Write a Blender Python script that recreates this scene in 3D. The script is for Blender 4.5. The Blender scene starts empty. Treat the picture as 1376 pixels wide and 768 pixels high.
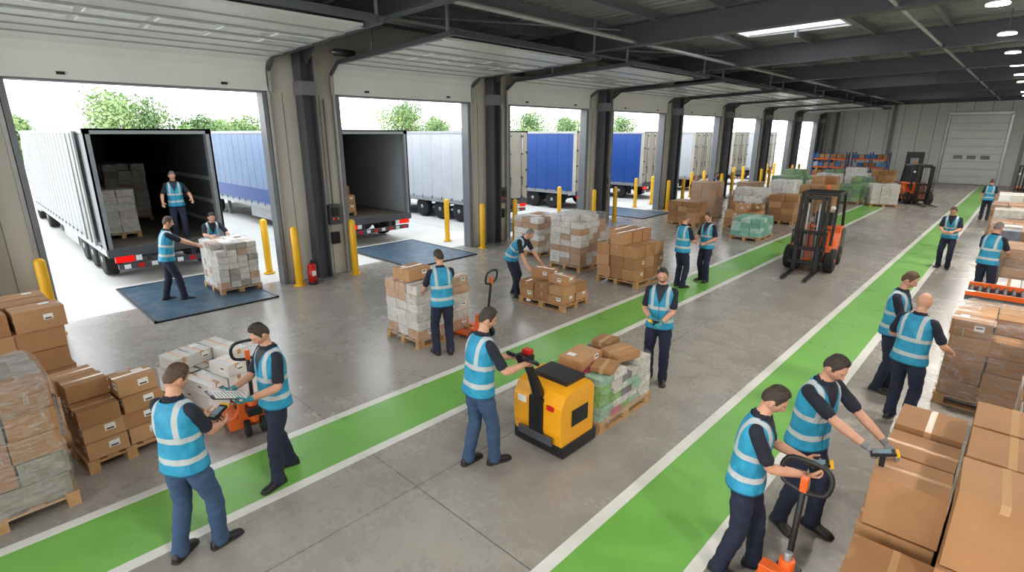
import bpy, math, random
import numpy as np
from mathutils import Vector, Matrix
from mathutils.bvhtree import BVHTree
rnd=random.Random(7)
SC=bpy.context.scene
def lin(c):
    c=[v/255. for v in c]
    return tuple(v/12.92 if v<=.04045 else ((v+.055)/1.055)**2.4 for v in c)+(1,)
# ---------------------------------------------------------------- materials
class NT:
    def __init__(s,name):
        s.m=bpy.data.materials.new(name); s.m.use_nodes=True; s.t=s.m.node_tree
        s.b=s.t.nodes['Principled BSDF']; s.o=s.t.nodes['Material Output']
    def n(s,k): return s.t.nodes.new(k)
    def l(s,a,b): s.t.links.new(a,b)
    def put(s,sock,v):
        if isinstance(v,(int,float,tuple)): sock.default_value=v
        else: s.l(v,sock)
    def ma(s,op,a,b=0.,c=0.,clamp=False):
        n=s.n('ShaderNodeMath'); n.operation=op; n.use_clamp=clamp
        s.put(n.inputs[0],a); s.put(n.inputs[1],b); s.put(n.inputs[2],c); return n.outputs[0]
    def mix(s,f,a,b):
        n=s.n('ShaderNodeMix'); n.data_type='RGBA'
        s.put(n.inputs[0],f); s.put(n.inputs[6],a); s.put(n.inputs[7],b); return n.outputs[2]
    def noise(s,sc,co,det=3,rough=.5):
        n=s.n('ShaderNodeTexNoise'); n.inputs['Scale'].default_value=sc; n.inputs['Detail'].default_value=det
        n.inputs['Roughness'].default_value=rough
        if co is not None: s.l(co,n.inputs['Vector'])
        return n.outputs['Fac']
    def obj(s): return s.n('ShaderNodeTexCoord').outputs['Object']
    def pos(s): return s.n('ShaderNodeNewGeometry').outputs['Position']
    def sep(s,v):
        n=s.n('ShaderNodeSeparateXYZ'); s.l(v,n.inputs[0]); return n.outputs
    def rest(s):
        n=s.n('ShaderNodeAttribute'); n.attribute_name='rest'; return n.outputs['Vector']
    def ramp(s,f,a,b):
        n=s.n('ShaderNodeMapRange'); s.put(n.inputs[0],f); n.inputs[1].default_value=a; n.inputs[2].default_value=b; return n.outputs[0]
    def bump(s,h,st,dist=.01):
        n=s.n('ShaderNodeBump'); n.inputs['Strength'].default_value=st; n.inputs['Distance'].default_value=dist
        s.l(h,n.inputs['Height']); s.l(n.outputs[0],s.b.inputs['Normal'])
def mat(name,c,rough=.6,metal=0.,var=.0,vs=3.,bump=0.,bs=30.,emit=None,es=1.,alpha=None,coat=0):
    k=NT(name); c=lin(c); k.b.inputs['Roughness'].default_value=rough; k.b.inputs['Metallic'].default_value=metal
    k.b.inputs['Base Color'].default_value=c
    if coat: k.b.inputs['Coat Weight'].default_value=coat
    if var or bump: co=k.obj()
    if var:
        f=k.ramp(k.noise(vs,co,5,.6),.3,.7)
        d=tuple(x*(1-var) for x in c[:3])+(1,); u=tuple(min(1,x*(1+var*.7)) for x in c[:3])+(1,)
        k.put(k.b.inputs['Base Color'],k.mix(f,d,u))
    if bump: k.bump(k.noise(bs,co,4),bump)
    if emit: k.b.inputs['Emission Color'].default_value=lin(emit); k.b.inputs['Emission Strength'].default_value=es
    return k.m
# ---------------------------------------------------------------- mesh builder
class B:
    def __init__(s): s.V=[];s.F=[];s.M=[];s.S=[];s.R=[];s.n=0;s.mats=[];s.T=None
    def mi(s,m):
        if m not in s.mats: s.mats.append(m)
        return s.mats.index(m)
    def add(s,vs,fs,m,smooth=False,rest=None,mlist=None):
        vs=np.asarray(vs,float)
        s.R.append(np.zeros_like(vs) if rest is None else np.asarray(rest,float))
        if s.T is not None:
            A=np.array(s.T); vs=vs@A[:3,:3].T+A[:3,3]
        s.V.append(vs); n=s.n
        s.F.extend([tuple(i+n for i in f) for f in fs])
        s.M.extend(mlist if mlist is not None else [s.mi(m)]*len(fs)); s.S.extend([smooth]*len(fs)); s.n+=len(vs)
    def box(s,c,d,m,rz=0.,R=None):
        x,y,z=d[0]/2,d[1]/2,d[2]/2
        v=np.array([(a*x,b*y,e*z) for a in(-1,1) for b in(-1,1) for e in(-1,1)])
        if R is None and rz: R=np.array(Matrix.Rotation(rz,3,'Z'))
        if R is not None: v=v@np.array(R).T
        s.add(v+np.array(c),[(0,1,3,2),(4,6,7,5),(0,4,5,1),(2,3,7,6),(0,2,6,4),(1,5,7,3)],m)
    def bar(s,a,b,w,h,m,alt=(0,1,0),th=.95):
        a,b=Vector(a),Vector(b); d=b-a; y=d.normalized(); up=Vector((0,0,1)) if abs(y.z)<th else Vector(alt)
        x=y.cross(up).normalized(); z=x.cross(y); R=np.array([list(x),list(y),list(z)]).T
        s.box(tuple((a+b)/2),(w,d.length,h),m,R=R)
    def rings(s,rs,m,smooth=True,cap=True,rest=None,mlist=None):
        k=len(rs[0]); n=len(rs); fs=[]
        for i in range(n-1):
            for j in range(k):
                a=i*k+j; b=i*k+(j+1)%k; fs.append((a,b,b+k,a+k))
        if cap: fs.append(tuple(range(k-1,-1,-1))); fs.append(tuple(range((n-1)*k,n*k)))
        s.add(np.concatenate(rs),fs,m,smooth,rest,mlist)
    def path(s,pts,rad,m,seg=10,sm=0,sub=1,smooth=True,flat=1.,round_end=True,wob=0.):
        P=np.array([list(p) for p in pts],float); r=np.array(rad if hasattr(rad,'__len__') else [rad]*len(P),float)
        if sub>1:
            t=np.linspace(0,len(P)-1,(len(P)-1)*sub+1); k=np.arange(len(P))
            P=np.stack([np.interp(t,k,P[:,i]) for i in range(3)],1); r=np.interp(t,k,r)
        for _ in range(sm): P[1:-1]=(P[:-2]+2*P[1:-1]+P[2:])/4
        if round_end:
            d0=P[0]-P[1]; d0/=np.linalg.norm(d0)+1e-9; d1=P[-1]-P[-2]; d1/=np.linalg.norm(d1)+1e-9
            P=np.concatenate([[P[0]+d0*r[0]*.7,P[0]+d0*r[0]*.4],P,[P[-1]+d1*r[-1]*.4,P[-1]+d1*r[-1]*.7]])
            r=np.concatenate([[r[0]*.35,r[0]*.8],r,[r[-1]*.8,r[-1]*.35]])
        T=np.gradient(P,axis=0); T/=np.linalg.norm(T,axis=1)[:,None]+1e-9
        u=np.cross(T[0],(0,0,1)) if abs(T[0][2])<.9 else np.cross(T[0],(0,1,0)); u/=np.linalg.norm(u); rs=[]
        an=np.arange(seg)*2*math.pi/seg; L=0.; pp=P[0]
        for p,t,q in zip(P,T,r):
            u=u-t*np.dot(u,t); u/=np.linalg.norm(u); w=np.cross(t,u); L+=np.linalg.norm(p-pp); pp=p
            qq=q*(1+wob*(np.sin(an*2+L*38)+.7*np.sin(an*3-L*61+1.3)))[:,None] if wob else q
            rs.append(p+qq*(np.cos(an)[:,None]*u+np.sin(an)[:,None]*w*flat))
        s.rings(rs,m,smooth)
    def cyl(s,a,b,r,m,r2=None,seg=16,smooth=True):
        s.path([a,b],[r,r if r2 is None else r2],m,seg,round_end=False,smooth=smooth)
    def prism(s,poly,x0,x1,m):
        n=len(poly); v=[(x0,)+tuple(p) for p in poly]+[(x1,)+tuple(p) for p in poly]
        fs=[tuple(range(n)),tuple(range(2*n-1,n-1,-1))]+[(i,n+i,n+(i+1)%n,(i+1)%n) for i in range(n)]
        s.add(v,fs,m)
    def wheel(s,c,r,w,mt,mr,ax='x'):
        c=Vector(c); d=Vector((1,0,0)) if ax=='x' else Vector((0,1,0))
        prof=[(-.5,.62),(-.5,.9),(-.42,.98),(-.3,1),(.3,1),(.42,.98),(.5,.9),(.5,.62)]; an=np.arange(24)*2*math.pi/24
        u=Vector((0,0,1)); q=d.cross(u); rs=[]
        for a,k in prof: rs.append(np.array([list(c+d*(a*w)+(u*math.cos(t)+q*math.sin(t))*(r*k)) for t in an]))
        s.rings(rs,mt)
        s.cyl(c-d*w*.38,c+d*w*.38,r*.64,mr,seg=20); s.cyl(c-d*w*.52,c+d*w*.52,r*.2,mr,seg=10)
    def sphere(s,c,r,m,su=12,sv=8):
        c=np.array(c);r=np.array(r if hasattr(r,'__len__') else [r]*3)
        rs=[]
        for i in range(sv+1):
            ph=math.pi*(i+.02)/(sv+.04); an=np.arange(su)*2*math.pi/su
            rs.append(c+r*np.stack([math.sin(ph)*np.cos(an),math.sin(ph)*np.sin(an),np.full(su,-math.cos(ph))],1))
        s.rings(rs,m)
    def mesh(s,name):
        me=bpy.data.meshes.new(name); V=np.concatenate(s.V); me.from_pydata(V.tolist(),[],s.F)
        for m in s.mats: me.materials.append(m)
        me.polygons.foreach_set('material_index',s.M); me.polygons.foreach_set('use_smooth',s.S)
        R=np.concatenate(s.R)
        if np.any(R):
            a=me.attributes.new('rest','FLOAT_VECTOR','POINT'); a.data.foreach_set('vector',R.ravel())
        me.update(); return me
    def build(s,name,loc=(0,0,0),rz=0.,bevel=0.,sc=1.):
        o=bpy.data.objects.new(name,s.mesh(name)); SC.collection.objects.link(o)
        o.location=loc; o.rotation_euler=(0,0,rz); o.scale=(sc,sc,sc)
        if bevel:
            q=o.modifiers.new('bevel','BEVEL'); q.width=bevel; q.segments=2; q.limit_method='ANGLE'; q.angle_limit=math.radians(50)
        return o
# ---------------------------------------------------------------- material library
steel_dk=mat('dark_grey_steel',(76,79,84),.45,.2,.12,2)
steel_md=mat('grey_steel',(122,126,130),.45,.2,.1,2)
galv=mat('galvanised',(170,173,173),.35,.6,.12,4)
cream=mat('cream_wall_panel',(203,199,187),.6,0,.06,1.2)
white_p=mat('white_door_panel',(222,224,221),.35,0,.05,1)
farwall_m=mat('far_wall_panel',(216,217,212),.6,0,.05,.6)
black=mat('black_plastic',(22,22,24),.45,0,.1,6)
rubber=mat('rubber',(26,26,27),.8,0,.15,8)
yellow=mat('bollard_yellow',(240,184,24),.4,0,.1,3)
eyellow=mat('truck_yellow',(240,166,20),.3,0,.06,3,coat=.3)
orange=mat('orange_paint',(226,98,32),.35,0,.1,4,coat=.3)
red=mat('red_paint',(196,32,26),.3)
redl=mat('red_lamp',(200,20,14),.2,emit=(255,20,10),es=.6)
whitepl=mat('white_plastic',(228,230,230),.4)
concrete_out=mat('outside_concrete',(204,202,196),.85,0,.1,.4)
wood=mat('pallet_wood',(186,146,98),.8,0,.25,9,.3,60)
def card_mat(name,c):
    k=NT(name); co=k.obj(); c=lin(c); f=k.ramp(k.noise(2.2,co,5,.6),.3,.7)
    mp=k.n('ShaderNodeMapping'); k.l(co,mp.inputs[0]); mp.inputs['Scale'].default_value=(60,60,4); g=k.ramp(k.noise(3,mp.outputs[0],3,.6),.3,.7)
    a=k.mix(f,tuple(v*.86 for v in c[:3])+(1,),tuple(v*1.06 for v in c[:3])+(1,)); a=k.mix(k.ma('MULTIPLY',g,.12),a,lin((130,92,56)))
    k.put(k.b.inputs['Base Color'],a); k.b.inputs['Roughness'].default_value=.75; k.bump(k.noise(5,co,3),.15,.02); return k.m
CARD=[card_mat('cardboard_%d'%i,c) for i,c in enumerate([(180,134,90),(168,122,80),(190,145,102),(156,114,76)])]
tape=mat('packing_tape',(196,156,112),.22,0,.05,4)
label=mat('paper_label',(235,235,230),.6)
ink=mat('label_ink',(50,50,52),.6)
WH=[mat('white_carton_%d'%i,c,.6,0,.06,3) for i,c in enumerate([(222,220,214),(206,202,194),(232,231,228)])]
MIXC=[mat('printed_%d'%i,c,.5,0,.3,10) for i,c in enumerate([(200,194,184),(146,136,124),(190,146,104),(120,128,140),(210,204,196),(164,118,90)])]
GRN=[mat('green_goods_%d'%i,c,.5,0,.2,6) for i,c in enumerate([(92,150,60),(70,130,90),(140,180,110)])]
TEAL=[mat('teal_goods_%d'%i,c,.45,0,.15,6) for i,c in enumerate([(110,190,165),(80,160,140),(170,210,195)])]
BLUE=[mat('blue_goods_%d'%i,c,.45,0,.15,6) for i,c in enumerate([(60,110,170),(90,150,190),(190,200,210)])]
PINK=[mat('magazine_%d'%i,c,.35,0,.4,14) for i,c in enumerate([(110,170,60),(190,80,110),(215,210,202),(140,180,150),(90,80,90)])]
def film_mat():
    k=NT('stretch_film'); co=k.obj()
    mp=k.n('ShaderNodeMapping'); k.l(co,mp.inputs[0]); mp.inputs['Scale'].default_value=(3,3,14)
    f=k.noise(2.2,mp.outputs[0],5,.65)
    mp2=k.n('ShaderNodeMapping'); k.l(co,mp2.inputs[0]); mp2.inputs['Scale'].default_value=(9,9,2); mp2.inputs['Rotation'].default_value=(.5,.4,0)
    f2=k.noise(2.5,mp2.outputs[0],4,.6)
    tr=k.n('ShaderNodeBsdfTransparent'); k.b.inputs['Base Color'].default_value=(.82,.84,.84,1); k.b.inputs['Roughness'].default_value=.12
    mx=k.n('ShaderNodeMixShader'); q=k.ma('MAXIMUM',k.ramp(f,.42,.76),k.ma('MULTIPLY',k.ramp(f2,.56,.68),.8)); k.l(k.ma('MULTIPLY_ADD',q,.42,.06),mx.inputs[0])
    k.l(tr.outputs[0],mx.inputs[1]); k.l(k.b.outputs[0],mx.inputs[2]); k.l(mx.outputs[0],k.o.inputs[0])
    k.bump(k.ma('ADD',f,f2),.9,.03); return k.m
film=film_mat()
def floor_mat():
    k=NT('polished_concrete'); co=k.pos(); x,y,z=k.sep(co)
    n1=k.ramp(k.noise(.35,co,6,.6),.3,.7); n2=k.ramp(k.noise(2.5,co,6,.65),.3,.75); n3=k.ramp(k.noise(14,co,4,.6),.35,.7)
    f=k.ma('ADD',k.ma('MULTIPLY',n1,.5),k.ma('ADD',k.ma('MULTIPLY',n2,.33),k.ma('MULTIPLY',n3,.17)))
    c=k.mix(f,lin((132,126,118)),lin((172,166,156)))
    def line(v,off,per,w): 
        q=k.ma('PINGPONG',k.ma('SUBTRACT',v,off),per/2); return k.ma('LESS_THAN',q,w)
    j=k.ma('MAXIMUM',line(x,-3.95,4.6,.006),line(y,2.7,6.0,.006))
    st=k.ramp(k.noise(5.5,co,2,.4),.66,.74)
    c=k.mix(k.ma('MULTIPLY',st,.2),c,lin((86,82,78)))
    mp=k.n('ShaderNodeMapping'); k.l(co,mp.inputs[0]); mp.inputs['Scale'].default_value=(3.2,.18,1); mp.inputs['Rotation'].default_value=(0,0,.06)
    sc=k.ramp(k.noise(2.4,mp.outputs[0],5,.7),.6,.72); c=k.mix(k.ma('MULTIPLY',sc,.16),c,lin((90,86,82)))
    c=k.mix(k.ma('MULTIPLY',j,.7),c,lin((60,58,56)))
    k.put(k.b.inputs['Base Color'],c)
    k.put(k.b.inputs['Roughness'],k.ma('MULTIPLY_ADD',f,.2,.17)); k.bump(n3,.04,.004); return k.m
def paint_mat(name,c1,c2):
    k=NT(name); co=k.pos(); f=k.ramp(k.noise(1.3,co,6,.65),.3,.7); s=k.ramp(k.noise(22,co,4,.7),.64,.74)
    c=k.mix(f,lin(c1),lin(c2)); c=k.mix(k.ma('MULTIPLY',s,.16),c,lin((130,130,122))); k.put(k.b.inputs['Base Color'],c)
    k.put(k.b.inputs['Roughness'],k.ma('MULTIPLY_ADD',f,.15,.25)); return k.m
green=paint_mat('green_lane_paint',(108,168,72),(122,182,84)); linew=paint_mat('white_line_paint',(210,210,200),(226,226,218))
def plate_mat():
    k=NT('blue_dock_plate'); co=k.obj(); f=k.ramp(k.noise(3,co,7,.7),.35,.65)
    k.put(k.b.inputs['Base Color'],k.mix(f,lin((50,80,104)),lin((98,120,132)))); k.b.inputs['Roughness'].default_value=.4; k.b.inputs['Metallic'].default_value=.3
    w=k.n('ShaderNodeTexChecker'); w.inputs['Scale'].default_value=30; k.l(co,w.inputs[0]); k.bump(w.outputs[1],.4,.004); return k.m
plate_m=plate_mat()
# ---------------------------------------------------------------- room shell
WX=-12.6; SP=6.03; YF=51.; ROOF=6.15
def rz_(x): return ROOF+.012*(x+12.6)
b=B(); b.box(((WX-.3+8)/2,(YF-8)/2,-.1),(8-WX+.3,YF+8,.2),floor_mat()); b.build('floor')
b=B(); b.box((-62,20,-.12),(98.2,150,.2),concrete_out); 
for yy in (1.0,7.0,13.,19.,25.): b.box((-22,yy,-.015),(14,.12,.012),linew)
b.build('ground_outside')
for x0,x1 in((-5.88,-4.78),(-2.36,-1.32)):
    b=B(); y0,y1=-6,50
    b.box(((x0+x1)/2,(y0+y1)/2,.002),(x1-x0-.2,y1-y0,.004),green)
    for x in(x0+.06,x1-.06): b.box((x,(y0+y1)/2,.003),(.12,y1-y0,.006),linew)
    b.build('floor_walkway_marking')
KS=range(-1,8)  # the first opening is out of view, added to let in daylight
b=B()
for k in range(-1,9):
    y=SP*k
    b.box((WX-.12,y,2.2),(.24,1.76,4.4),cream)
    for q in(-.44,0,.44): b.box((WX+.004,y+q,2.2),(.012,.012,4.4),steel_md)
b.box((WX-.12,SP*8+1.9,2.2),(.24,2.2,4.4),cream)
b.box((WX-.12,(YF-7)/2,(4.4+6.3)/2),(.24,YF+7,1.9),cream)
for k in KS:
    y0,y1=SP*k+.88,SP*(k+1)-.88
    for y in(y0,y1): b.box((WX-.05,y,2.2),(.3,.09,4.4),steel_md); b.box((WX+.06,y+(-.09 if y==y0 else .09),2.25),(.1,.06,4.5),galv)
    b.box((WX-.05,(y0+y1)/2,4.42),(.3,y1-y0,.07),steel_md)
b.build('wall_left')
b=B(); b.box(((WX+8)/2,YF+.12,3.2),(8-WX,.24,6.4),farwall_m)
for i in range(21): b.box((WX+i,YF-.01,3.2),(.03,.02,6.4),steel_md)
for x in(-12,-8.2,-.6,3): b.box((x,YF-.12,3.1),(.22,.2,6.2),steel_md)
b.build('wall_far')
b=B(); b.box((8.1,(YF-8)/2,3.2),(.2,YF+8,6.4),farwall_m); b.build('wall_right')
b=B()
for i in range(9): b.box((-3.15,YF-.1,.28+i*.53),(3.2,.07,.515),white_p)
for x in(-4.85,-1.45): b.box((x,YF-.12,2.45),(.16,.14,4.9),galv)
b.box((-3.15,YF-.12,4.9),(3.5,.14,.2),galv)
for x in(-3.9,-3.15,-2.4): b.box((x,YF-.15,1.9),(.5,.03,.25),steel_md)
b.build('door_1',bevel=.01)
b=B(); b.box((-6.4,YF-.08,1.1),(1.1,.08,2.2),steel_dk); b.box((-6.4,YF-.13,1.5),(.5,.03,.5),galv); b.cyl((-6.0,YF-.15,1.05),(-5.86,YF-.15,1.05),.015,galv); b.build('door_2')
SKY=[(-6.6,-4.0,y-.95,y+.95) for y in(3.6,15.7,27.5,39.5)]  # the nearest skylight is out of view, added to let in light
b=B(); roofm=mat('roof_sheet',(140,143,143),.45,.15,.08,1); per=.33; y=-8.
while y<YF:
    iv=[(WX-.24,8.2)]
    for s in SKY:
        if y+per>s[2] and y<s[3]: iv=[(WX-.24,s[0]),(s[1],8.2)]
    for a,c in iv:
        prof=[(0,0),(.1,0),(.14,.06),(.29,.06),(.33,0)]
        vs=[(x,y+p,rz_(x)+q) for x in(a,c) for p,q in prof]
        b.add(vs,[(i,i+1,i+6,i+5) for i in range(4)],roofm)
    y+=per
b.build('ceiling')
for i,s in enumerate(SKY):
    b=B(); z=rz_(-5.3)
    for x in(s[0],s[1]): b.box((x,(s[2]+s[3])/2,z+.08),(.06,s[3]-s[2]+.3,.26),whitepl)
    for y in(s[2]-.05,s[3]+.2): b.box((-5.3,y,z+.08),(2.6,.06,.26),whitepl)
    for x in(-5.73,-4.87): b.box((x,(s[2]+s[3])/2,z+.18),(.04,2.0,.04),whitepl)
    b.build('window_%d'%(i+1))
for k in range(-1,9):
    b=B(); y=SP*k
    for q in(-.15,.15): b.box((WX+.25,y+q,2.85),(.34,.035,5.7),steel_dk)
    b.box((WX+.25,y,2.85),(.035,.3,5.7),steel_dk); b.box((WX+.25,y,.03),(.5,.5,.03),steel_md)
    for q in(-.14,.14):
        for p in(-.18,.18): b.cyl((WX+.25+p,y+q*1.4,.03),(WX+.25+p,y+q*1.4,.08),.02,galv,seg=6)
    b.box((WX+.25,y,4.5),(.4,.36,.3),steel_md)
    b.build('steel_column')
    b=B()
    a=(WX,y,rz_(WX)-.42); c=(8,y,rz_(8)-.42)
    b.bar(a,c,.03,.5,steel_dk); 
    for dz in(-.25,.25): b.bar((a[0],y,a[2]+dz),(c[0],y,c[2]+dz),.24,.03,steel_dk)
    v=[(WX+.4,y-.02,5.0),(WX+.4,y-.02,5.6),(WX+1.4,y-.02,5.6)]; v+=[(p,y+.02,r) for p,_,r in v]
    b.add(v,[(0,1,2),(5,4,3),(0,2,5,3)],steel_dk)
    b.build('roof_beam')
b=B()
for i in range(13):
    x=WX+.9+i*1.6; segs=[(-8,YF)]
    if i==4: segs=[(-8,2.6),(4.6,14.7),(16.7,26.5),(28.5,38.5),(40.5,YF)]
    z=rz_(x)-.1
    for ya,yb in segs: b.box((x,(ya+yb)/2,z),(.05,yb-ya,.2),steel_md); b.box((x+.03,(ya+yb)/2,z-.1),(.1,yb-ya,.015),steel_md)
for k in range(0,8):
    for x in(-11,-2): b.bar((x,SP*k+.1,rz_(x)-.25),(x+3.2,SP*(k+1)-.1,rz_(x)-.25),.03,.03,galv)
b.build('roof_purlins')
b=B(); b.cyl((-7.4,-7,5.62),(-7.4,50,5.62),.045,galv); b.cyl((-2.2,-7,5.66),(-2.2,50,5.66),.035,galv)
b.box((-9.4,21,5.6),(.3,56,.06),galv); b.build('ceiling_pipework')
glassy=mat('door_window_strip',(226,234,236),.12,0,.05,2)
for k in KS:
    y0,y1=SP*k+.8,SP*(k+1)-.8; yc=(y0+y1)/2; w=y1-y0; b=B()
    pr=[(WX+.1,4.42),(WX+.1,4.86),(WX+.2,5.02),(WX+.5,5.12)]
    for i in range(3):
        (xa,za),(xb,zb)=pr[i],pr[i+1]; b.bar(((xa),yc,za),(xb,yc,zb),w,.045,white_p,alt=(1,0,0))
    L=3.7/6
    for i in range(6):
        xa=WX+.5+i*L; za=5.12+i*.02
        b.bar((xa+.01,yc,za),(xa+L-.015,yc,za+.02),w,.045,white_p)
        b.bar((xa,yc,za-.02),(xa+.035,yc,za-.02),w,.05,galv)
        if i in(2,3): 
            for j in range(5): b.box((xa+L/2,y0+w*(j+.5)/5,za-.022),(L*.55,w/5-.12,.02),glassy)
        for yy in(y0+.03,y1-.03): b.box((xa+L/2,yy,za-.03),(L,.06,.02),galv)
    for yy in(y0-.06,y1+.06):
        b.bar((WX+.5,yy,5.1),(WX+4.7,yy,5.25),.05,.09,steel_dk); b.bar((WX+.12,yy,4.4),(WX+.12,yy,4.85),.05,.06,galv)
        b.bar((WX+.12,yy,4.85),(WX+.5,yy,5.1),.05,.07,steel_dk)
        for xx in(WX+2,WX+4.5): b.bar((xx,yy,5.2),(xx,yy,rz_(xx)-.02),.04,.04,steel_md)
    b.bar((WX+4.6,y0-.1,5.27),(WX+4.6,y1+.1,5.27),.08,.1,steel_dk)
    b.cyl((WX+.3,y0-.1,5.35),(WX+.3,y1+.1,5.35),.03,galv); b.cyl((WX+.3,y0,5.35),(WX+.3,y0+.5,5.35),.08,steel_dk); b.cyl((WX+.3,y1-.5,5.35),(WX+.3,y1,5.35),.08,steel_dk)
    for q in(.2,.8): b.box((WX+.135,y0+w*q,4.52),(.02,.12,.05),black)
    b.build('overhead_sectional_door')
def bollard(x,y):
    b=B(); b.path([(0,0,0.05),(0,0,1.36)],.085,yellow,18); b.cyl((0,0,0),(0,0,.02),.14,yellow)
    b.build('safety_bollard',(x,y,.0))
for k in range(0,8):
    bollard(-12.15,SP*k+.78); bollard(-12.15,SP*k+SP-.72); bollard(-13.9,SP*k+SP-.72)
    if k>1: bollard(-13.9,SP*k+.9)
for k in range(0,4):
    b=B(); b.box((0,0,.012),(3.3,2.35,.024),plate_m); b.box((1.62,0,.02),(.06,2.4,.03),steel_dk); b.box((-1.62,0,.02),(.06,2.4,.03),steel_dk)
    for q in(-1.17,1.17): b.box((0,q,.02),(3.3,.05,.03),steel_dk)
    b.build('dock_plate',(-13.2,3.35+6.0*k,0))
for k in range(1,7):
    b=B(); b.box((0,0,1.55),(.16,.3,.5),steel_dk); b.box((.09,0,1.62),(.02,.2,.2),black); b.box((.0,0,.95),(.1,.2,.3),black)
    b.cyl((0,0,1.8),(0,0,4.3),.02,steel_md); b.cyl((.1,-.06,1.45),(.12,-.06,1.45),.025,redl); b.cyl((.1,.06,1.45),(.12,.06,1.45),.025,yellow)
    b.build('dock_control_box',(WX+.1,SP*k+.5,0),bevel=.01)
b=B(); b.cyl((0,0,.06),(0,0,.46),.1,red); b.sphere((0,0,.46),(.1,.1,.06),red); b.cyl((0,0,.49),(0,0,.58),.03,black); b.bar((0,-.02,.57),(.0,.14,.6),.02,.02,black)
b.path([(0,.03,.54),(.0,.13,.5),(.0,.14,.34),(0,.11,.24)],.012,black,8,sm=1,sub=4); b.cyl((0,0,0),(0,0,.06),.11,black); b.box((.1,0,.28),(.01,.09,.12),label)
b.build('fire_extinguisher',(-12.05,5.6,0))
# ---------------------------------------------------------------- lights
lamp_m=mat('lamp_diffuser',(255,255,250),.4,emit=(255,248,235),es=14)
for X in(-.95,3.6):  # the row further right is out of view, added to brighten the hall
  for k in range(0,12):
    x,y=X,1.4+4.0*k; b=B(); z=rz_(x)-.62
    b.cyl((0,0,z+.05),(0,0,z+.14),.16,steel_md,.1); b.cyl((0,0,z+.02),(0,0,z+.05),.17,lamp_m); b.cyl((0,0,z+.14),(0,0,rz_(x)-.05),.012,steel_md)
    b.build('high_bay_and_fill_lamp',(x,y,0))
def area(name,loc,sx,sy,e,rot=(0,0,0),col=(1,.95,.89)):
    L=bpy.data.lights.new(name,'AREA'); L.shape='RECTANGLE'; L.size=sx; L.size_y=sy; L.energy=e; L.color=col
    o=bpy.data.objects.new(name,L); SC.collection.objects.link(o); o.location=loc; o.rotation_euler=rot; return o
for k in range(6): area('high_bay_and_fill_light',(-.95,1.4+8*k,5.5),.35,.35,200 if k else 120)
for k in range(5): area('high_bay_and_fill_light',(3.6,1.4+8*k,5.5),.35,.35,300 if k else 200)  # added fill lights for the unseen right-hand row
W=bpy.data.worlds.new('sky'); SC.world=W; W.use_nodes=True; nt=W.node_tree; bg=nt.nodes['Background']
tc=nt.nodes.new('ShaderNodeTexCoord'); sp=nt.nodes.new('ShaderNodeSeparateXYZ'); cr=nt.nodes.new('ShaderNodeValToRGB')
nt.links.new(tc.outputs['Generated'],sp.inputs[0]); nt.links.new(sp.outputs[2],cr.inputs[0]); nt.links.new(cr.outputs[0],bg.inputs[0])
cr.color_ramp.elements[0].position=0.; cr.color_ramp.elements[0].color=(1,.98,.95,1); cr.color_ramp.elements[1].position=.6; cr.color_ramp.elements[1].color=(.84,.91,1,1)
bg.inputs[1].default_value=4.3
# ---------------------------------------------------------------- cargo
def carton(b,c,d,m,tp=True,lb=False,rz=0.):
    T0=b.T; T=Matrix.Translation(c)@Matrix.Rotation(rz,4,'Z'); b.T=T if T0 is None else T0@T
    b.box((0,0,0),d,m)
    if tp:
        w=.05
        if d[0]>=d[1]: b.box((0,0,d[2]/2),(d[0]+.003,w,.003),tape); [b.box((s*d[0]/2,0,d[2]/2-.035),(.003,w,.07),tape) for s in(-1,1)]
        else: b.box((0,0,d[2]/2),(w,d[1]+.003,.003),tape); [b.box((0,s*d[1]/2,d[2]/2-.035),(w,.003,.07),tape) for s in(-1,1)]
    if lb:
        y=-d[1]/2; b.box((d[0]*.2,y,.02),(.1,.004,.075),label); b.box((d[0]*.2,y-.001,.03),(.07,.004,.02),ink)
        b.box((d[0]/2,d[1]*.15,.02),(.004,.1,.075),label); b.box((d[0]/2+.001,d[1]*.15,.0),(.004,.07,.018),ink)
        b.box((-d[0]*.22,d[1]*.2,d[2]/2+.002),(.09,.11,.002),label)
    b.T=T0
def pallet(b,W=1.2,D=.8):
    for i in range(5): b.box((0,-D/2+.05+i*(D-.1)/4,.133),(W,.11,.022),wood)
    for x in(-W/2+.07,0,W/2-.07):
        b.box((x,0,.111),(.12,D,.022),wood)
        for y in(-D/2+.05,0,D/2-.05): b.box((x,y,.06),(.12,.1,.08),wood)
    for y in(-D/2+.05,0,D/2-.05): b.box((0,y,.011),(W,.1,.022),wood)
def load(b,W,D,z0,z1,mats,nx,ny,nz,r,jit=.012,tp=True,lb=.3,skip=.0):
    h=(z1-z0)/nz
    for k in range(nz):
        a,c=(nx,ny) if k%2==0 else (max(1,nx-(r.random()<.4)),ny)
        for i in range(a):
            for j in range(c):
                if k==nz-1 and r.random()<skip: continue
                w,d=W/a,D/c
                carton(b,(-W/2+w*(i+.5)+r.uniform(-jit,jit),-D/2+d*(j+.5)+r.uniform(-jit,jit),z0+h*(k+.5)),(w-.012,d-.012,h-.006),r.choice(mats),tp and (k>=nz-2),lb and r.random()<lb,r.uniform(-jit,jit))
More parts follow.
